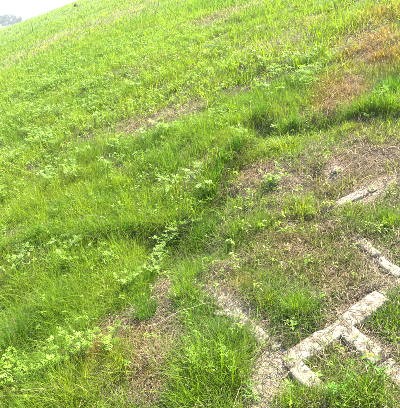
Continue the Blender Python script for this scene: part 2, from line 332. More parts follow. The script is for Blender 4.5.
def bark_material(name, c0, c1):
    m, n, out = new_mat(name)
    geo = N(n, 'ShaderNodeNewGeometry'); no = N(n, 'ShaderNodeTexNoise', Scale=3.0, Detail=5.0)
    n.links.new(geo.outputs['Position'], no.inputs['Vector'])
    r = N(n, 'ShaderNodeValToRGB'); r.color_ramp.elements[0].color = (*c0, 1); r.color_ramp.elements[1].color = (*c1, 1)
    n.links.new(no.outputs['Fac'], r.inputs[0])
    b = N(n, 'ShaderNodeBsdfPrincipled', Roughness=.9); n.links.new(r.outputs[0], b.inputs['Base Color']); n.links.new(b.outputs[0], out.inputs['Surface'])
    return m
M_BARK = bark_material('bark', (.09, .075, .06), (.22, .19, .15))
M_DEAD = bark_material('dead_stalk', (.26, .19, .11), (.55, .46, .32))

# ------------------------------------------------------------------ the slope
def axis(a0, f0, f1, a1, step, grow):
    fine = np.arange(f0, f1, step)
    lo, x, d = [], f0, step
    while x > a0:
        d *= grow; x -= d; lo.append(x)
    hi, x, d = [], fine[-1], step
    while x < a1:
        d *= grow; x += d; hi.append(x)
    return np.array(lo[::-1] + list(fine) + hi)

xs = axis(-900, -.6, 2.7, 900, .03, 1.07)
ys = axis(-30, .6, 3.6, 1600, .03, 1.045)
GX, GY = np.meshgrid(xs, ys)
GZ = ground(GX, GY)
nx, ny = len(xs), len(ys)
idx = np.arange(nx * ny).reshape(ny, nx)
q = np.stack([idx[:-1, :-1], idx[:-1, 1:], idx[1:, 1:], idx[1:, :-1]], -1).reshape(-1, 4)
T = np.concatenate([q[:, [0, 1, 2]], q[:, [0, 2, 3]]])
fx, fy = GX.ravel(), GY.ravel()
bare = zone(BARE, fx, fy)
green = 1 - np.clip(bare * 1.2 + .6 * zone(DRY, fx, fy) , 0, 1)
soilc = np.array([.15, .105, .07])
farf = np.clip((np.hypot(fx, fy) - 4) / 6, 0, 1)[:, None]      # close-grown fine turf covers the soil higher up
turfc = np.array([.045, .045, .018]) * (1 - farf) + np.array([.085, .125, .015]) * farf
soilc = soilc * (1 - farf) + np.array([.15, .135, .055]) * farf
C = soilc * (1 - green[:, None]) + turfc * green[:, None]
sand = np.clip(zone(SAND, fx, fy) * (.45 + 1.1 * fbm(fx, fy, .07, 231)), 0, 1)[:, None]
C = C * (1 - sand) + np.array([.40, .335, .235]) * sand                 # crumbled concrete and pale silt along the grid
hill = obj_np('hillside', np.c_[fx, fy, GZ.ravel()], T, M_SOIL, np.c_[C, .6 + .35 * farf])
tag(hill, 'grassy embankment slope rising to the right', 'slope', kind='structure')

# ------------------------------------------------------------------ half buried concrete grid
def jitter_box(lx, ly, lz, seed, cut=9, rough=.0022, chip=.010):
    bm = bmesh.new()
    r = random.Random(seed)
    bmesh.ops.create_cube(bm, size=1)
    bmesh.ops.scale(bm, vec=(lx, ly, lz), verts=bm.verts)
    bmesh.ops.bevel(bm, geom=list(bm.edges), offset=.005, segments=1, affect='EDGES')
    n = max(2, int(max(lx, ly) / .018))
    ax = 0 if lx > ly else 1
    for k in range(1, n):
        p = -max(lx, ly) / 2 + max(lx, ly) * k / n
        co = (p, 0, 0) if ax == 0 else (0, p, 0); no = (1, 0, 0) if ax == 0 else (0, 1, 0)
        bmesh.ops.bisect_plane(bm, geom=list(bm.verts) + list(bm.edges) + list(bm.faces), plane_co=co, plane_no=no)
    for off in (-.25, 0, .25):
        w = min(lx, ly) * off
        co = (0, w, 0) if ax == 0 else (w, 0, 0); no = (0, 1, 0) if ax == 0 else (1, 0, 0)
        bmesh.ops.bisect_plane(bm, geom=list(bm.verts) + list(bm.edges) + list(bm.faces), plane_co=co, plane_no=no)
    from mathutils import noise
    for v in bm.verts:
        p = v.co * 22 + Vector((seed * 3.1, seed * 1.7, 0))
        d = noise.noise_vector(p) * rough + noise.noise_vector(p * 2.7) * rough * .5
        e = noise.noise(v.co * 9 + Vector((seed * 5.3, 0, 0)))
        edge = (abs(v.co.z) / (lz / 2) > .6) and (min(abs(abs(v.co.x) - lx / 2) , abs(abs(v.co.y) - ly / 2)) < .012)
        if edge and e > .12 and v.co.z > 0:
            d += Vector((-v.co.x / lx * (ax == 1) , -v.co.y / ly * (ax == 0), -.6)) * chip * min(1.6, (e - .12) * 5)
        v.co += d
    for f in bm.faces: f.smooth = True
    return bm

grid = empty('concrete_grid', (1.06, 1.11, float(ground(1.06, 1.11, False))))
tag(grid, 'weathered pale concrete slope grid half buried in grass, bottom right', 'concrete grid')
SL = math.radians(20)
def beam(x0, y0, x1, y1, wdt, hgt, lift, seed, roll=0.0, pitch=0.0):
    cx, cy = (x0 + x1) / 2, (y0 + y1) / 2
    lx = math.hypot(x1 - x0, (x1 - x0) * TAN); L = math.hypot(lx, y1 - y0)
    bm = jitter_box(L, wdt, hgt, seed)
    me = bpy.data.meshes.new('beam'); bm.to_mesh(me); bm.free(); me.materials.append(M_CONC)
    for p in me.polygons: p.use_smooth = True
    o = link(bpy.data.objects.new('beam', me), grid)
    d = Vector((x1 - x0, y1 - y0, (x1 - x0) * TAN)).normalized()
    nrm = Vector((-math.sin(SL), 0, math.cos(SL)))
    side = nrm.cross(d).normalized(); nrm = d.cross(side)
    Mx = Matrix((d, side, nrm)).transposed().to_4x4() @ Matrix.Rotation(roll, 4, 'X') @ Matrix.Rotation(pitch, 4, 'Y')
    Mx.translation = Vector((cx, cy, float(ground(cx, cy, False)))) + Vector((-math.sin(SL), 0, math.cos(SL))) * (lift - .009)
    o.matrix_local = Matrix.Translation(-grid.location) @ Mx
    return o
BW = .080
beam(.805, 1.125, 1.275, 1.148, BW, .085, -.020, 1, .02, -.01)           # long bare beam running uphill
beam(1.29, 1.152, 1.66, 1.165, BW, .08, -.038, 2)
beam(.835, 1.092, .842, .93, .066, .08, -.019, 3, .03)                 # stub towards the camera
beam(.842, .915, .848, .62, .065, .08, -.04, 4)
beam(.797, 1.255, .822, 1.150, .070, .075, -.018, 5, -.03, .03)
beam(.79, 1.37, .80, 1.262, .068, .075, -.004, 6, .08, .03)
beam(.775, 1.52, .79, 1.385, .066, .075, -.012, 7, .03)
beam(.755, 1.68, .772, 1.535, .066, .075, -.012, 8, -.03, .04)
beam(.74, 1.83, .752, 1.69, .066, .07, -.024, 9)
beam(1.068, 1.106, 1.072, .925, .068, .08, -.022, 10, .03)
beam(1.072, .915, 1.076, .70, .068, .08, -.028, 11, -.02, .02)
beam(1.062, 1.20, 1.055, 1.48, .066, .07, -.052, 12)
beam(1.452, 1.545, 1.43, 1.36, .05, .08, -.024, 13, .1)
beam(1.428, 1.35, 1.41, 1.20, .05, .08, -.034, 14, .05)
beam(1.57, 1.835, 1.74, 1.815, .065, .08, -.033, 15)
beam(1.75, 1.812, 1.93, 1.79, .065, .08, -.036, 16)
beam(.80, 1.47, 1.06, 1.48, .065, .07, -.055, 17)

# ------------------------------------------------------------------ grass
def blades(bx, by, bz, h, w, az, lean, seg, C0, C1, curl=1.8, flat=None):
    """vectorised grass blades: base point, height, width, lean azimuth and amount -> V, T, C"""
    n = len(bx)
    ts = np.linspace(0, 1, seg + 1)
    dx, dy = np.cos(az), np.sin(az)
    tw = rng.uniform(-.7, .7, n)                       # blade face turned a little off its lean
    sx, sy = -np.sin(az + tw), np.cos(az + tw)
    V = np.zeros((n, 2 * seg + 1, 3)); Cc = np.zeros((n, 2 * seg + 1, 3))
    for k, t in enumerate(ts):
        out = h * lean * (t ** curl)
        up = h * (t - .42 * np.minimum(lean, 1.3) * t ** 2.2)
        px, py, pz = bx + dx * out, by + dy * out, bz + up
        ww = w * (.62 + .6 * t - 1.22 * t ** 2) if k < seg else 0
        c = C0 + (C1 - C0) * (t ** 1.2)
        if k < seg:
            V[:, 2 * k] = np.c_[px - sx * ww / 2, py - sy * ww / 2, pz]
            V[:, 2 * k + 1] = np.c_[px + sx * ww / 2, py + sy * ww / 2, pz]
            Cc[:, 2 * k] = c; Cc[:, 2 * k + 1] = c
        else:
            V[:, 2 * k] = np.c_[px, py, pz]; Cc[:, 2 * k] = c
    t = []
    for k in range(seg - 1):
        t += [(2 * k, 2 * k + 1, 2 * k + 3), (2 * k, 2 * k + 3, 2 * k + 2)]
    t.append((2 * seg - 2, 2 * seg - 1, 2 * seg))
    t = np.array(t)
    T = (t[None] + (np.arange(n) * (2 * seg + 1))[:, None, None]).reshape(-1, 3)
    return V.reshape(-1, 3), T, Cc.reshape(-1, 3)

def merge(L):
    V, T, C, o = [], [], [], 0
    for v, t, c in L:
        V.append(v); T.append(t + o); C.append(c); o += len(v)
    return np.concatenate(V), np.concatenate(T), np.concatenate(C)

LIME = np.array([.160, .250, .006]); GREEN = np.array([.080, .185, .007]); DEEP = np.array([.020, .100, .010])
YELL = np.array([.215, .255, .014]); STRAW = np.array([.22, .16, .085]); PALE = np.array([.33, .27, .165]); RUST = np.array([.23, .105, .03]); GREYG = np.array([.10, .135, .045])

def mixc(a, b, f):
    return a + (b - a) * np.asarray(f)[..., None]

def grass_colour(x, y):
    """own colour of the turf that grows at a spot, and how dry it is"""
    n = len(x)
    big = fbm(x, y, 1.3, 40); mid = fbm(x, y, .35, 50)
    dry = np.clip(zone(DRY, x, y) + .6 * zone(BARE, x, y) + (fbm(x, y, 2.2, 61) - .62) * 1.0 + (mid - .62) * .8, 0, 1)
    red = zone(RED, x, y); lush = zone(LUSH, x, y)
    c = mixc(np.tile(GREEN, (n, 1)), LIME, np.clip((big - .20) * 2.4, 0, 1))
    c = mixc(c, YELL, np.clip((mid - .5) * 1.6, 0, .7))
    c = mixc(c, DEEP, np.clip(lush * .75 + (.33 - mid) * 1.5, 0, .85))
    right = np.clip((x - .35 * y + .2) / 1.2, 0, 1) * np.clip((3.2 - y) / 1.2, 0, 1)   # poorer, greyer turf over the concrete
    c = mixc(c, GREYG, right * .45)
    c = mixc(c, YELL * .9, right * .35 * (mid > .45))
    c = mixc(c, RUST, np.clip(red * (.45 + .6 * vnoise(x, y, .12, 211)), 0, .9))
    return c, dry, red, lush

CAMDIR = math.radians(90 - 22.377)
def scatter(n, r0, r1, half, power=1.0):
    """spots on the slope between two distances, inside a fan somewhat wider than the view"""
    r = np.sqrt(rng.uniform(r0 * r0, r1 * r1, n))
    a = CAMDIR + rng.uniform(-half, half, n)
    return r * np.cos(a), r * np.sin(a)

def turf(ntuft, r0, r1, half, per, hgt, wid, seg, spread, density=True):
    x, y = scatter(ntuft, r0, r1, half)
    bare = zone(BARE, x, y)
    # turf grows in patches: thin it where the ground is bare
    keep = rng.uniform(0, 1, len(x)) > (bare * 1.05 + .8 * np.clip((fbm(x, y, .22, 77) - .46) * 5, 0, 1) * (np.hypot(x, y) < 9) if density else bare * .45)
    on = (np.abs(y - 1.14) < .036) & (x > .80) & (x < 1.24)
    keep &= ~on
    x, y = x[keep], y[keep]
    c, dry, red, lush = grass_colour(x, y)
    bare = zone(BARE, x, y)
    poor = np.clip((x - .35 * y + .35) / 1.0, 0, 1) * np.clip((3.4 - y) / 1.4, 0, 1)
    c = c * rng.uniform(.72, 1.3, len(x))[:, None]
    th = hgt * rng.uniform(.45, 1.4, len(x)) * (1 + .35 * lush) * (1 - .4 * bare) * (1 - .35 * poor) * (.75 + .5 * fbm(x, y, .6, 90)) * (1 - .3 * dry)
    cnt = np.maximum(3, (per * rng.uniform(.5, 1.5, len(x)) * (1 - .4 * bare) * (1 - .3 * poor))).astype(int)
    ti = np.repeat(np.arange(len(x)), cnt); n = len(ti)
    oa = rng.uniform(0, 2 * np.pi, n); orr = np.abs(rng.normal(0, spread, n))
    bx = x[ti] + orr * np.cos(oa); by = y[ti] + orr * np.sin(oa)
    ok = ~((np.abs(by - 1.14) < .034) & (bx > .80) & (bx < 1.26))
    ti, oa, orr, bx, by = ti[ok], oa[ok], orr[ok], bx[ok], by[ok]; n = len(ti)
    bz = ground(bx, by) - .006
    tl = rng.uniform(0, 2 * np.pi, len(x))
    az = oa + rng.normal(0, .6, n); az = np.where(rng.uniform(0, 1, n) < .3, tl[ti] + rng.normal(0, .5, n), az)
    lean = np.clip(rng.gamma(2.2, .26, n), .05, 1.8) * (1 + .5 * dry[ti])
    h = th[ti] * rng.uniform(.45, 1.15, n)
    w = wid * rng.uniform(.6, 1.35, n)
    isdry = rng.uniform(0, 1, n) < (.13 + .20 * poor[ti] + .70 * np.clip(dry[ti] * 1.15, 0, 1))
    h = np.where(isdry, h * (.6 if r1 < 5 else .85), h); lean = np.where(isdry, lean * 1.3 + .35, lean); w = np.where(isdry, w * .75, w)
    straw = mixc(np.tile(STRAW, (n, 1)), PALE, rng.uniform(0, 1, n)); straw = mixc(straw, RUST, np.clip(red[ti] * .75 + rng.uniform(-.6, .55, n), 0, .85))
    base = np.where(isdry[:, None], straw, c[ti])
    base = base * rng.uniform(.58, 1.38, n)[:, None]
    g = rng.uniform(-.12, .12, n); base = base * np.c_[1 + g, np.ones(n), 1 - g]
    tipmix = np.clip(rng.uniform(-.5, .6, n) + .3 * dry[ti], 0, .8)
    tip = mixc(base * 1.1, YELL * 1.1, tipmix * .6)
    root = mixc(base, STRAW * .8, np.full(n, .25))
    return blades(bx, by, bz, h, w, az, lean, seg, root, tip)

def bank_fringe(n):
    """taller dark grass hanging over the lip of the eroded bank"""
    th = rng.uniform(BT[0], BT[-1], n); rr = np.interp(th, BT, BR) + np.abs(rng.normal(.02, .10, n))
    x, y = rr * np.sin(th), rr * np.cos(th)
    k = rng.uniform(0, 1, n) < np.clip((fbm(x, y, .4, 201) - .25) * 3, .1, 1); x, y, th = x[k], y[k], th[k]
    cnt = rng.integers(14, 40, len(x)); ti = np.repeat(np.arange(len(x)), cnt); n = len(ti)
    bx = x[ti] + rng.normal(0, .03, n); by = y[ti] + rng.normal(0, .03, n); bz = ground(bx, by) - .006
    az = np.arctan2(-by, -bx) + rng.normal(0, 1.1, n)
    c = mixc(np.tile(DEEP, (len(x), 1)), LIME, rng.uniform(0, .9, len(x)) ** 1.5)[ti] * rng.uniform(.75, 1.25, n)[:, None]
    dr = rng.uniform(0, 1, n) < .1; c = np.where(dr[:, None], STRAW * rng.uniform(.8, 1.3, n)[:, None], c)
    return blades(bx, by, bz, .18 * rng.uniform(.35, 1.2, n), .0042 * rng.uniform(.6, 1.3, n), az, np.clip(rng.gamma(2.4, .3, n), .05, 1.8), 3, c, mixc(c, YELL, rng.uniform(0, .35, n)))
fringe = bank_fringe(430)
near = merge([turf(5000, .75, 2.3, .58, 36, .11, .0027, 3, .032), turf(5700, 2.3, 4.8, .49, 30, .125, .0038, 3, .038), fringe, turf(3800, .75, 2.6, .52, 20, .055, .0022, 2, .022, False), turf(2300, 2.5, 4.8, .47, 20, .07, .0032, 2, .03, False)])
tag(obj_np('meadow_grass', *near[:2], M_GRASS, near[2]), 'mixed green and yellowing meadow grass covering the near slope', 'grass', kind='stuff')
midg = merge([turf(6300, 4.7, 9, .48, 19, .15, .0075, 2, .05), turf(6200, 8.8, 16, .46, 15, .17, .013, 2, .09)])
tag(obj_np('meadow_grass', *midg[:2], M_GRASS, midg[2]), 'bright green meadow grass on the upper slope', 'grass', kind='stuff')
farg = merge([turf(7000, 15.5, 34, .45, 10, .2, .027, 2, .16), turf(6500, 33, 80, .45, 8, .24, .06, 2, .3), turf(2500, 78, 170, .45, 7, .3, .11, 2, .6)])
tag(obj_np('meadow_grass', *farg[:2], M_GRASS, farg[2]), 'pale sunlit grass on the far end of the embankment', 'grass', kind='stuff')

# dead blades, thatch and litter lying on the soil
def litter(n, r0, r1, half, ln, wd, uniform=.25, rise=.012):
    x, y = scatter(n, r0, r1, half)
    wgt = np.clip((zone(BARE, x, y) * 1.0 + zone(DRY, x, y) * .8) * (.35 + 1.1 * fbm(x, y, .12, 181)) + uniform, 0, 1)
    wgt = wgt * (1 - .65 * zone(SAND, x, y))
    k = rng.uniform(0, 1, n) < wgt; x, y = x[k], y[k]; n = len(x)
    on = (np.abs(y - 1.14) < .045) & (x > .8) & (x < 1.3)
    k = ~on | (rng.uniform(0, 1, n) < .35); x, y = x[k], y[k]; n = len(x)
    L = ln * np.clip(rng.lognormal(-.25, .6, n), .15, 3.0); az = rng.uniform(0, 2 * np.pi, n); cv = rng.normal(0, .35, n); w = wd * rng.uniform(.5, 1.5, n)
    lift = rise * rng.uniform(.1, 2.2, n)
    V = np.zeros((n, 6, 3))
    onb = ((np.abs(y - 1.14) < .045) & (x > .8) & (x < 1.3)) * .06
    for k, t in enumerate((0, .5, 1)):
        a = az + cv * t
        px = x + np.cos(a) * L * (t - .5); py = y + np.sin(a) * L * (t - .5)
        pz = ground(px, py) + lift * (1 + (t == .5) * .5 * (r0 < 3)) + (rng.uniform(0, 1, n) < .12) * (t == 1) * L * .3 * (r0 < 3)
        pz = np.where(onb > 0, ground(px, py, False) + .0165, pz)
        s = w * (1 - .7 * (t == 1)) / 2
        V[:, 2 * k] = np.c_[px - np.sin(a) * s, py + np.cos(a) * s, pz]; V[:, 2 * k + 1] = np.c_[px + np.sin(a) * s, py - np.cos(a) * s, pz + s * rng.uniform(-.8, .8, n)]
    t = np.array([(0, 1, 3), (0, 3, 2), (2, 3, 5), (2, 5, 4)])
    T = (t[None] + (np.arange(n) * 6)[:, None, None]).reshape(-1, 3)
    c = mixc(np.tile(STRAW, (n, 1)), PALE, rng.uniform(0, 1, n)); c = c * rng.uniform(.35, 1.2, n)[:, None]; c = mixc(c, np.array([.085, .052, .034]), np.clip(rng.uniform(-.7, 1.2, n), 0, 1) * (.4 + .9 * fbm(x, y, .22, 171)))
    c = mixc(c, RUST, np.clip(zone(RED, x, y) * .5, 0, .5))
    return V.reshape(-1, 3), T, np.repeat(c, 6, axis=0)
lit = merge([litter(95000, .75, 2.4, .66, .036, .0018, .22), litter(85000, 2.3, 5, .50, .05, .0024, .16), litter(100000, 4.4, 14, .5, .09, .005, .03, .035), litter(60000, 14, 60, .46, .22, .018, .02, .07)])
tag(obj_np('dry_litter', *lit[:2], M_STRAW, lit[2]), 'straw-coloured dead blades and litter lying between the green grass', 'dry litter', kind='stuff')

# small broad leaves of low weeds, too many to count
def rosettes(n, r0, r1, half, size, hmax, uniform, per=7):
    x, y = scatter(n, r0, r1, half)
    wgt = np.clip(zone(WEED, x, y) + uniform, 0, 1) * np.clip((fbm(x, y, .3, 131) - .30) * 4, 0, 1) * (1 - zone(BARE, x, y)) * (1 - .8 * zone(DRY, x, y))
    k = rng.uniform(0, 1, n) < wgt; x, y = x[k], y[k]; m = len(x)
    hz = hmax * rng.uniform(.4, 1.1, m); sz = size * rng.uniform(.55, 1.3, m)
    cc = mixc(np.tile(LIME, (m, 1)), np.array([.18, .26, .05]), rng.uniform(0, 1, m)); cc = mixc(cc, GREEN, np.clip(rng.uniform(-.5, .7, m), 0, 1)); cc = mixc(cc, YELL, np.clip(rng.uniform(-.7, .7, m), 0, 1))
    ti = np.repeat(np.arange(m), per); n = len(ti); q_ = np.tile(np.arange(per), m)
    s = sz[ti] * rng.uniform(.55, 1.25, n); az = q_ * (6.283 / per * 2.3) + rng.uniform(0, .8, n) + (ti * 1.7)
    tilt = rng.normal(.15, .4, n); rl = rng.normal(0, .5, n)
    d = np.c_[np.cos(az) * np.cos(tilt), np.sin(az) * np.cos(tilt), np.sin(tilt)]
    sd_ = np.c_[-np.sin(az) * np.cos(rl), np.cos(az) * np.cos(rl), np.sin(rl)]
    px, py = x[ti], y[ti]
    p = np.c_[px, py, ground(px, py) + hz[ti] - q_ * sz[ti] * .16]
    Z = np.c_[0 * s, 0 * s, s]
    V = np.stack([p, p + d * (s * .5)[:, None] + sd_ * (s * .2)[:, None], p + d * s[:, None] - Z * .25, p + d * (s * .5)[:, None] - sd_ * (s * .2)[:, None], p + d * (s * .5)[:, None] - Z * .08], 1)
    t = np.array([(0, 4, 1), (1, 4, 2), (2, 4, 3), (3, 4, 0)])
    T = (t[None] + (np.arange(n) * 5)[:, None, None]).reshape(-1, 3)
    c = cc[ti] * rng.uniform(.8, 1.2, n)[:, None]
    return V.reshape(-1, 3), T, np.repeat(c, 5, axis=0)
lf = merge([rosettes(6500, .8, 4.8, .58, .023, .10, .04), rosettes(13000, 4.8, 12, .48, .040, .14, .12), rosettes(5000, 12, 30, .46, .07, .17, .06, 5)])
tag(obj_np('low_weeds', *lf[:2], M_WEED, lf[2]), 'carpet of small pale green weed leaves among the grass', 'weeds', kind='stuff')

# ------------------------------------------------------------------ grass tufts that stand out one by one
PAL = {'mid': (GREEN, LIME, .12, .3), 'lime': (LIME, YELL, .15, .4), 'lush': (GREEN, LIME, .05, .3), 'deep': (DEEP, GREEN, .08, .3), 'yellow': (YELL, LIME, .25, .5),
       'sparse': (GREEN, STRAW, .35, .5), 'arch': (LIME, YELL, .12, .9)}
for i, (tx, ty, th, tr, kind, label) in enumerate(TUFTS):
    tz = float(ground(tx, ty))
    root = empty('grass_tuft', (tx, ty, tz))
    tag(root, label, 'grass tuft', 'grass tufts that stand out of the turf')
    a, b, dryf, ln = PAL[kind]
    far = math.hypot(tx, ty)
    wfac = .0030 * max(1, far / 2.4)
    for part in ('green_blades', 'dry_blades'):
        n = int((640 if kind != 'sparse' else 260) * min(1.4, max(.5, (tr / .1) ** 1.3)))
        n = int(n * (1 - dryf)) if part == 'green_blades' else int(n * (dryf + .08))
        oa = rng.uniform(0, 2 * np.pi, n); orr = tr * .85 * np.sqrt(rng.uniform(0, 1, n)) * (1 + .35 * np.sin(oa * 2 + i) + .2 * np.sin(oa * 5 + 2 * i))
        ox, oy = orr * np.cos(oa), orr * np.sin(oa)
        bz = ground(tx + ox, ty + oy) - tz - .005
        h = th * .85 * rng.uniform(.3, 1.1, n) * (1 - .3 * orr / tr)
        if part == 'green_blades':
            c = mixc(np.tile(a, (n, 1)), b, rng.uniform(0, 1, n)) * rng.uniform(.75, 1.25, n)[:, None]; tip = mixc(c, YELL, rng.uniform(0, .5, n))
        else:
            c = mixc(np.tile(STRAW, (n, 1)), PALE, rng.uniform(0, 1, n)); tip = c * 1.05; h = h * .8
        lean = np.clip(rng.gamma(2.0, .2, n) + ln * .5 * orr / tr + (ln > .8) * .5, .05, 1.9)
        obj_np(part, *(lambda r: (r[0], r[1], M_GRASS if part == 'green_blades' else M_STRAW, r[2]))(
            blades(ox, oy, bz, h, wfac * (1.7 if kind == 'arch' else 1) * rng.uniform(.6, 1.3, n), oa + rng.normal(0, 1.3, n), lean, 4, c * .95, tip)), parent=root)['kind'] = 'stuff'

# ------------------------------------------------------------------ leafy weeds
def leaf_mesh(name, L, pairs, wide, colour, seed):
    """a divided leaf: midrib with lobed leaflets, drooping towards its tip"""
    r = random.Random(seed); V, T, C = [], [], []
    def at(t): return np.array([L * t, 0, L * (.28 * t - .42 * t * t)])
    def leaflet(p, ang, ln, wd):
        d = np.array([math.cos(ang), math.sin(ang), -.12 + r.uniform(-.15, .15)]); s = np.array([-math.sin(ang), math.cos(ang), 0]); b = len(V)
        for (t, q, dz) in ((0, .12, 0), (.32, .9, .06), (.52, .55, .02), (.68, .72, .05), (1, 0, -.06)):
            for sg in ((1, -1) if q else (0,)):
                V.append(p + d * ln * t + s * sg * wd * q + np.array([0, 0, dz * ln * (1 if sg else 1)])); C.append(np.array(colour) * r.uniform(.85, 1.15))
        for k in range(3):
            T.append((b + 2 * k, b + 2 * k + 1, b + 2 * k + 3)); T.append((b + 2 * k, b + 2 * k + 3, b + 2 * k + 2))
        T.append((b + 6, b + 7, b + 8))
    for k in range(pairs):
        t = .28 + .55 * k / max(1, pairs - 1) if pairs > 1 else .5
        for sg in (1, -1):
            leaflet(at(t), sg * r.uniform(.75, 1.05), L * wide * (1.05 - .4 * t) * r.uniform(.85, 1.1), L * .085)
    leaflet(at(.8), r.uniform(-.1, .1), L * .42, L * .1)
    b = len(V)
    for t in (0, .45, .85):
        for sg in (1, -1):
            V.append(at(t) + np.array([0, sg * L * .018, 0])); C.append(np.array(colour) * .95)
    for k in range(2):
        T.append((b + 2 * k, b + 2 * k + 1, b + 2 * k + 3)); T.append((b + 2 * k, b + 2 * k + 3, b + 2 * k + 2))
    return mesh_np(name, np.array(V), np.array(T), M_WEED, np.array(C), smooth=False)

WCOL = {'pale': (.165, .245, .04), 'lime': (.125, .205, .012), 'bright': (.085, .20, .008)}
LEAF = {k: [leaf_mesh('leaf', 1.0, 3 if k != 'bright' else 1, .5 if k != 'bright' else .45, np.array(WCOL[k]) * (1 + .12 * j), 5 * j + len(k)) for j in range(4)] for k in WCOL}

def stem_path(h, r):
    lx, ly = r.uniform(-.7, .7) * h, r.uniform(-.7, .7) * h
    return [np.array([lx * t * t, ly * t * t, h * t]) for t in np.linspace(0, 1, 6)]
def tube(path, r0, r1, sides=5):
    V, T = [], []
    for k, p in enumerate(path):
        rad = r0 + (r1 - r0) * k / (len(path) - 1)
        for j in range(sides):
            a = 2 * math.pi * j / sides; V.append(p + np.array([math.cos(a) * rad, math.sin(a) * rad, 0]))
    for k in range(len(path) - 1):
        for j in range(sides):
            a, b = k * sides + j, k * sides + (j + 1) % sides; T += [(a, b, b + sides), (a, b + sides, a + sides)]
    return np.array(V), np.array(T)

def leaf_frames(h, kind, r):
    """stems and leaf placements (position, azimuth, tilt, length) of one weed"""
    stems, leaves = [], []
    ns = {'pale': 4, 'lime': 6, 'bright': 4}[kind]; h = h * .72
    for s_ in range(ns):
        hh = h * r.uniform(.7, 1.0); path = stem_path(hh, r); stems.append(path)
        nl = {'pale': 4, 'lime': 5, 'bright': 5}[kind]; a0 = r.uniform(0, 6.28)
        for k in range(nl):
            t = .35 + .6 * k / nl; p = path[int(t * 5)] * (1 - (t * 5) % 1) + path[min(5, int(t * 5) + 1)] * ((t * 5) % 1)
            leaves.append((p, a0 + k * 2.4 + r.uniform(-.3, .3), r.uniform(-.3, .9), {'pale': .042, 'lime': .040, 'bright': .026}[kind] * r.uniform(.5, 1.3)))
        for k in range({'pale': 5, 'lime': 3, 'bright': 3}[kind]):                # whorl at the top
            leaves.append((path[-1], a0 + k * 6.28 / 5 + r.uniform(-.2, .2), r.uniform(-.2, .9), {'pale': .040, 'lime': .034, 'bright': .022}[kind] * r.uniform(.8, 1.15)))
    return stems, leaves

for i, (wx, wy, wh, kind, label) in enumerate(WEEDS):
    r = random.Random(100 + i)
    root = empty('leafy_weed', (wx, wy, float(ground(wx, wy)) - .005), r.uniform(0, 6.28))
    tag(root, label, 'weed', 'leafy weeds near the camera')
    stems, leaves = leaf_frames(wh, kind, r)
    for path in stems:
        v, t = tube(path, .0028, .0012); obj_np('stem', v, t, M_STEM, parent=root)
    for (p, a, tl, L) in leaves:
        o = link(bpy.data.objects.new('leaf', r.choice(LEAF[kind])), root)
        o.location = p; o.rotation_euler = (r.uniform(-.8, .8), -tl, a); o.scale = (L, L, L)

def weed_mesh(seed, h, kind, scale):
    r = random.Random(seed); L_ = []
    stems, leaves = leaf_frames(h, kind, r)
    for path in stems:
        v, t = tube(path, .003, .0014, 3); L_.append((v, t, np.tile(np.array([.15, .2, .05]), (len(v), 1))))
    for (p, a, tl, L) in leaves:
        me = r.choice(LEAF[kind]); n = len(me.vertices)
        v = np.zeros(n * 3, np.float32); me.vertices.foreach_get('co', v); v = v.reshape(-1, 3)
        t = np.zeros(len(me.polygons) * 3, np.int32); me.polygons.foreach_get('vertices', t); t = t.reshape(-1, 3)
        c = np.zeros(n * 4, np.float32); me.attributes['tint'].data.foreach_get('color', c); c = c.reshape(-1, 4)[:, :3]
        Mx = Matrix.Rotation(a, 3, 'Z') @ Matrix.Rotation(-tl, 3, 'Y') @ Matrix.Rotation(r.uniform(-.8, .8), 3, 'X')
        L_.append((v * L @ np.array(Mx).T + p, t, c))
    V, T, C = merge(L_)
    return mesh_np('leafy_weed', V * scale, T, M_WEED, C, smooth=False)
FARWEED = [weed_mesh(300 + k, .22, 'pale' if k % 3 else 'lime', 1.0) for k in range(7)]
pool = 3400
wx, wy = scatter(pool, 2.4, 13, .47)
wgt = np.clip(zone(WEED, wx, wy), 0, 1) * (1 - zone(DRY, wx, wy)) * (1 - zone(BARE, wx, wy)) * np.clip((fbm(wx, wy, .7, 141) - .35) * 4, 0, 1)
sel = np.nonzero(rng.uniform(0, 1, pool) < wgt * .8)[0][:295]
def weed_place(x, y):
    """where on the slope a far weed grows, told by landmarks"""
    d = math.hypot(x, y); off = math.degrees(math.atan2(x, y))
    if d < 3.6: return 'near the camera on the left half of the slope' if off < 20 else 'around the pale pair of weeds at the centre'
    if d < 5: return 'at the left edge, level with the straw thatch patch' if off < 8 else ('just left of the straw thatch patch' if off < 18 else 'right of the straw thatch patch, below the dark hollow')
    if d < 7.5: return 'at the left edge above the thatch patch level' if off < 8 else ('uphill of the straw thatch patch' if off < 22 else 'above the dark hollow on the upper slope')
    if d < 10: return 'far up the left edge of the bright slope' if off < 8 else ('high on the bright green middle slope' if off < 22 else 'on the upper right slope below the dry streaks')
    return 'on the distant bright slope below the tan dry band'
for k in sel:
    o = link(bpy.data.objects.new('leafy_weed', FARWEED[k % 7]))
    o.location = (wx[k], wy[k], float(ground(wx[k], wy[k])) - .005); o.rotation_euler = (0, 0, rng.uniform(0, 6.28)); sc = rng.uniform(.6, 1.1); o.scale = (sc, sc, sc)
    pl = weed_place(wx[k], wy[k])
    tag(o, 'pale leafy weed ' + pl, 'weed', 'leafy weeds ' + pl)

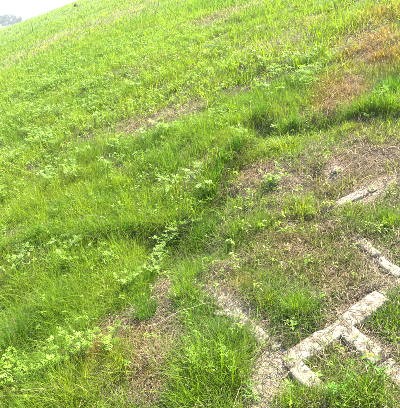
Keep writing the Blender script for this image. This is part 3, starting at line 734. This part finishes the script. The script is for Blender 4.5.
# ------------------------------------------------------------------ stones and dead stalks
from mathutils import noise as mnoise
for i, (sx_, sy_, r_, label) in enumerate(STONES):
    bm = bmesh.new(); bmesh.ops.create_icosphere(bm, subdivisions=3, radius=1)
    for v in bm.verts:
        p = v.co.normalized(); k = 1 + .35 * mnoise.noise(p * 1.3 + Vector((i * 4.1, 0, 0))) + .12 * mnoise.noise(p * 4 + Vector((0, i * 3.3, 0)))
        v.co = Vector((p.x * r_ * k * 1.2, p.y * r_ * k * .85, p.z * r_ * k * .55))
    me = bpy.data.meshes.new('stone'); bm.to_mesh(me); bm.free(); me.materials.append(M_CONC)
    for p in me.polygons: p.use_smooth = True
    o = link(bpy.data.objects.new('stone', me)); o.location = (sx_, sy_, float(ground(sx_, sy_)) + r_ * .12); o.rotation_euler = (-.1, -.35, i * 1.3)
    tag(o, label, 'stone', 'stones on the slope')
for i, (sx_, sy_, L, adeg, label) in enumerate(STALKS):
    a = math.radians(adeg); r = random.Random(i); z0 = float(ground(sx_, sy_)); path = []
    for t in np.linspace(0, 1, 9):
        px = sx_ + math.cos(a + .35 * t) * L * t; py = sy_ + math.sin(a + .35 * t) * L * t
        path.append(np.array([px - sx_, py - sy_, float(ground(px, py)) - z0 + .004 + L * .32 * t * (1.3 - t) * 1.2]) + np.array([r.uniform(-1, 1), r.uniform(-1, 1), r.uniform(-.3, .6)]) * L * .022)
    v, t = tube(path, .0021, .0010)
    o = obj_np('dry_stalk', v, t, M_DEAD); o.location = (sx_, sy_, z0); tag(o, label, 'dry stalk', 'dead stalks')

# ------------------------------------------------------------------ shrubs on the crest and far trees
def leaf_cloud(n, size, centre_fn, colour, seed):
    g = np.random.default_rng(seed)
    P = centre_fn(g, n); s = size * g.uniform(.6, 1.4, n)
    d1 = g.normal(0, 1, (n, 3)); d1 /= np.linalg.norm(d1, axis=1)[:, None]
    d2 = np.cross(d1, g.normal(0, 1, (n, 3))); d2 /= np.linalg.norm(d2, axis=1)[:, None]
    V = np.stack([P - d1 * s[:, None], P + d2 * s[:, None] * .55, P + d1 * s[:, None], P - d2 * s[:, None] * .55], 1).reshape(-1, 3)
    t = np.array([(0, 1, 2), (0, 2, 3)]); T = (t[None] + (np.arange(n) * 4)[:, None, None]).reshape(-1, 3)
    C = np.repeat(np.array(colour) * g.uniform(.65, 1.35, (n, 1)), 4, axis=0)
    return V, T, C

def shrub(x, y, h, w, colour, label, seed, n=260, leaf=.07, group=None):
    root = empty('shrub', (x, y, float(ground(x, y)) - .03)); tag(root, label, 'shrub', group)
    g = random.Random(seed)
    for k in range(4):
        a = g.uniform(0, 6.28); path = [np.array([math.cos(a) * w * .4 * t * t, math.sin(a) * w * .4 * t * t, h * .85 * t]) for t in np.linspace(0, 1, 5)]
        v, t = tube(path, h * .025, h * .01); obj_np('branch', v, t, M_BARK, parent=root)
    def cf(q, m):
        c = q.normal(0, 1, (7, 3)) * np.array([w * .26, w * .26, h * .2]) + np.array([0, 0, h * .6]); k = q.integers(0, 7, m)
        return c[k] + q.normal(0, 1, (m, 3)) * np.array([w * .14, w * .14, h * .13])
    obj_np('foliage', *(lambda r: (r[0], r[1], M_WEED, r[2]))(leaf_cloud(n, leaf, cf, colour, seed)), parent=root, smooth=False)['kind'] = 'stuff'
shrub(7.61, 52.86, .40, .36, (.16, .075, .035), 'small reddish-brown shrub just below the skyline at the crest', 5, 420, .05)

def far_tree(x, y, h, seed, label):
    root = empty('tree', (x, y, float(ground(x, y)) - .1)); tag(root, label, 'tree', 'distant tree row')
    g = random.Random(seed); q = np.random.default_rng(seed)
    w = h * g.uniform(.28, .4)
    path = [np.array([g.uniform(-.1, .1) * t, g.uniform(-.1, .1) * t, h * .8 * t]) for t in np.linspace(0, 1, 6)]
    L_ = [(*tube(path, h * .022, h * .006, 6),)]
    for k in range(6):
        a = g.uniform(0, 6.28); z0 = h * g.uniform(.3, .6); p0 = np.array([0, 0, z0])
        L_.append(tube([p0 + np.array([math.cos(a) * w * .6 * t, math.sin(a) * w * .6 * t, h * .22 * t]) for t in np.linspace(0, 1, 4)], h * .01, h * .004, 4))
    V, T, o = [], [], 0
    for v, t in L_: V.append(v); T.append(t + o); o += len(v)
    obj_np('trunk', np.concatenate(V), np.concatenate(T), M_BARK, parent=root)
    c = q.normal(0, 1, (14, 3)) * np.array([w * .5, w * .5, h * .21]) + np.array([0, 0, h * .52])
    def cf(qq, m):
        k = qq.integers(0, 14, m); return c[k] + qq.normal(0, 1, (m, 3)) * np.array([w * .2, w * .2, h * .07])
    obj_np('crown', *(lambda r: (r[0], r[1], M_WEED, r[2]))(leaf_cloud(1500, h * .032, cf, (.055, .085, .035), seed)), parent=root, smooth=False)['kind'] = 'stuff'
tr = random.Random(4)
for k, w_ in enumerate(('tree at the very left edge of the', 'second tree from the left in the', 'third tree from the left in the', 'fourth tree from the left in the', 'fifth tree from the left in the', 'sixth tree from the left in the', 'tree nearest the embankment in the')):
    far_tree(-.6 + k * 1.45 + tr.uniform(-.3, .3), 245 + tr.uniform(-6, 10), tr.uniform(3.6, 7.6), 900 + k, w_ + ' distant hazy tree row')

# ------------------------------------------------------------------ the pale air over the far slope
hm, hn, ho = new_mat('haze')
pv = N(hn, 'ShaderNodeVolumePrincipled', Density=.0009, Anisotropy=.3); pv.inputs['Color'].default_value = (.97, .98, 1, 1)
hn.links.new(pv.outputs[0], ho.inputs['Volume'])
bm = bmesh.new(); bmesh.ops.create_cube(bm, size=1)
zlo, zhi = float(GZ.min()) - 1.0, 14.0
bmesh.ops.scale(bm, vec=(1900, 1750, zhi - zlo), verts=bm.verts)
bmesh.ops.translate(bm, vec=(0, 800, (zhi + zlo) / 2), verts=bm.verts)
me = bpy.data.meshes.new('haze'); bm.to_mesh(me); bm.free(); me.materials.append(hm)
tag(link(bpy.data.objects.new('haze', me)), 'thin pale haze over the slope', 'haze', kind='stuff')
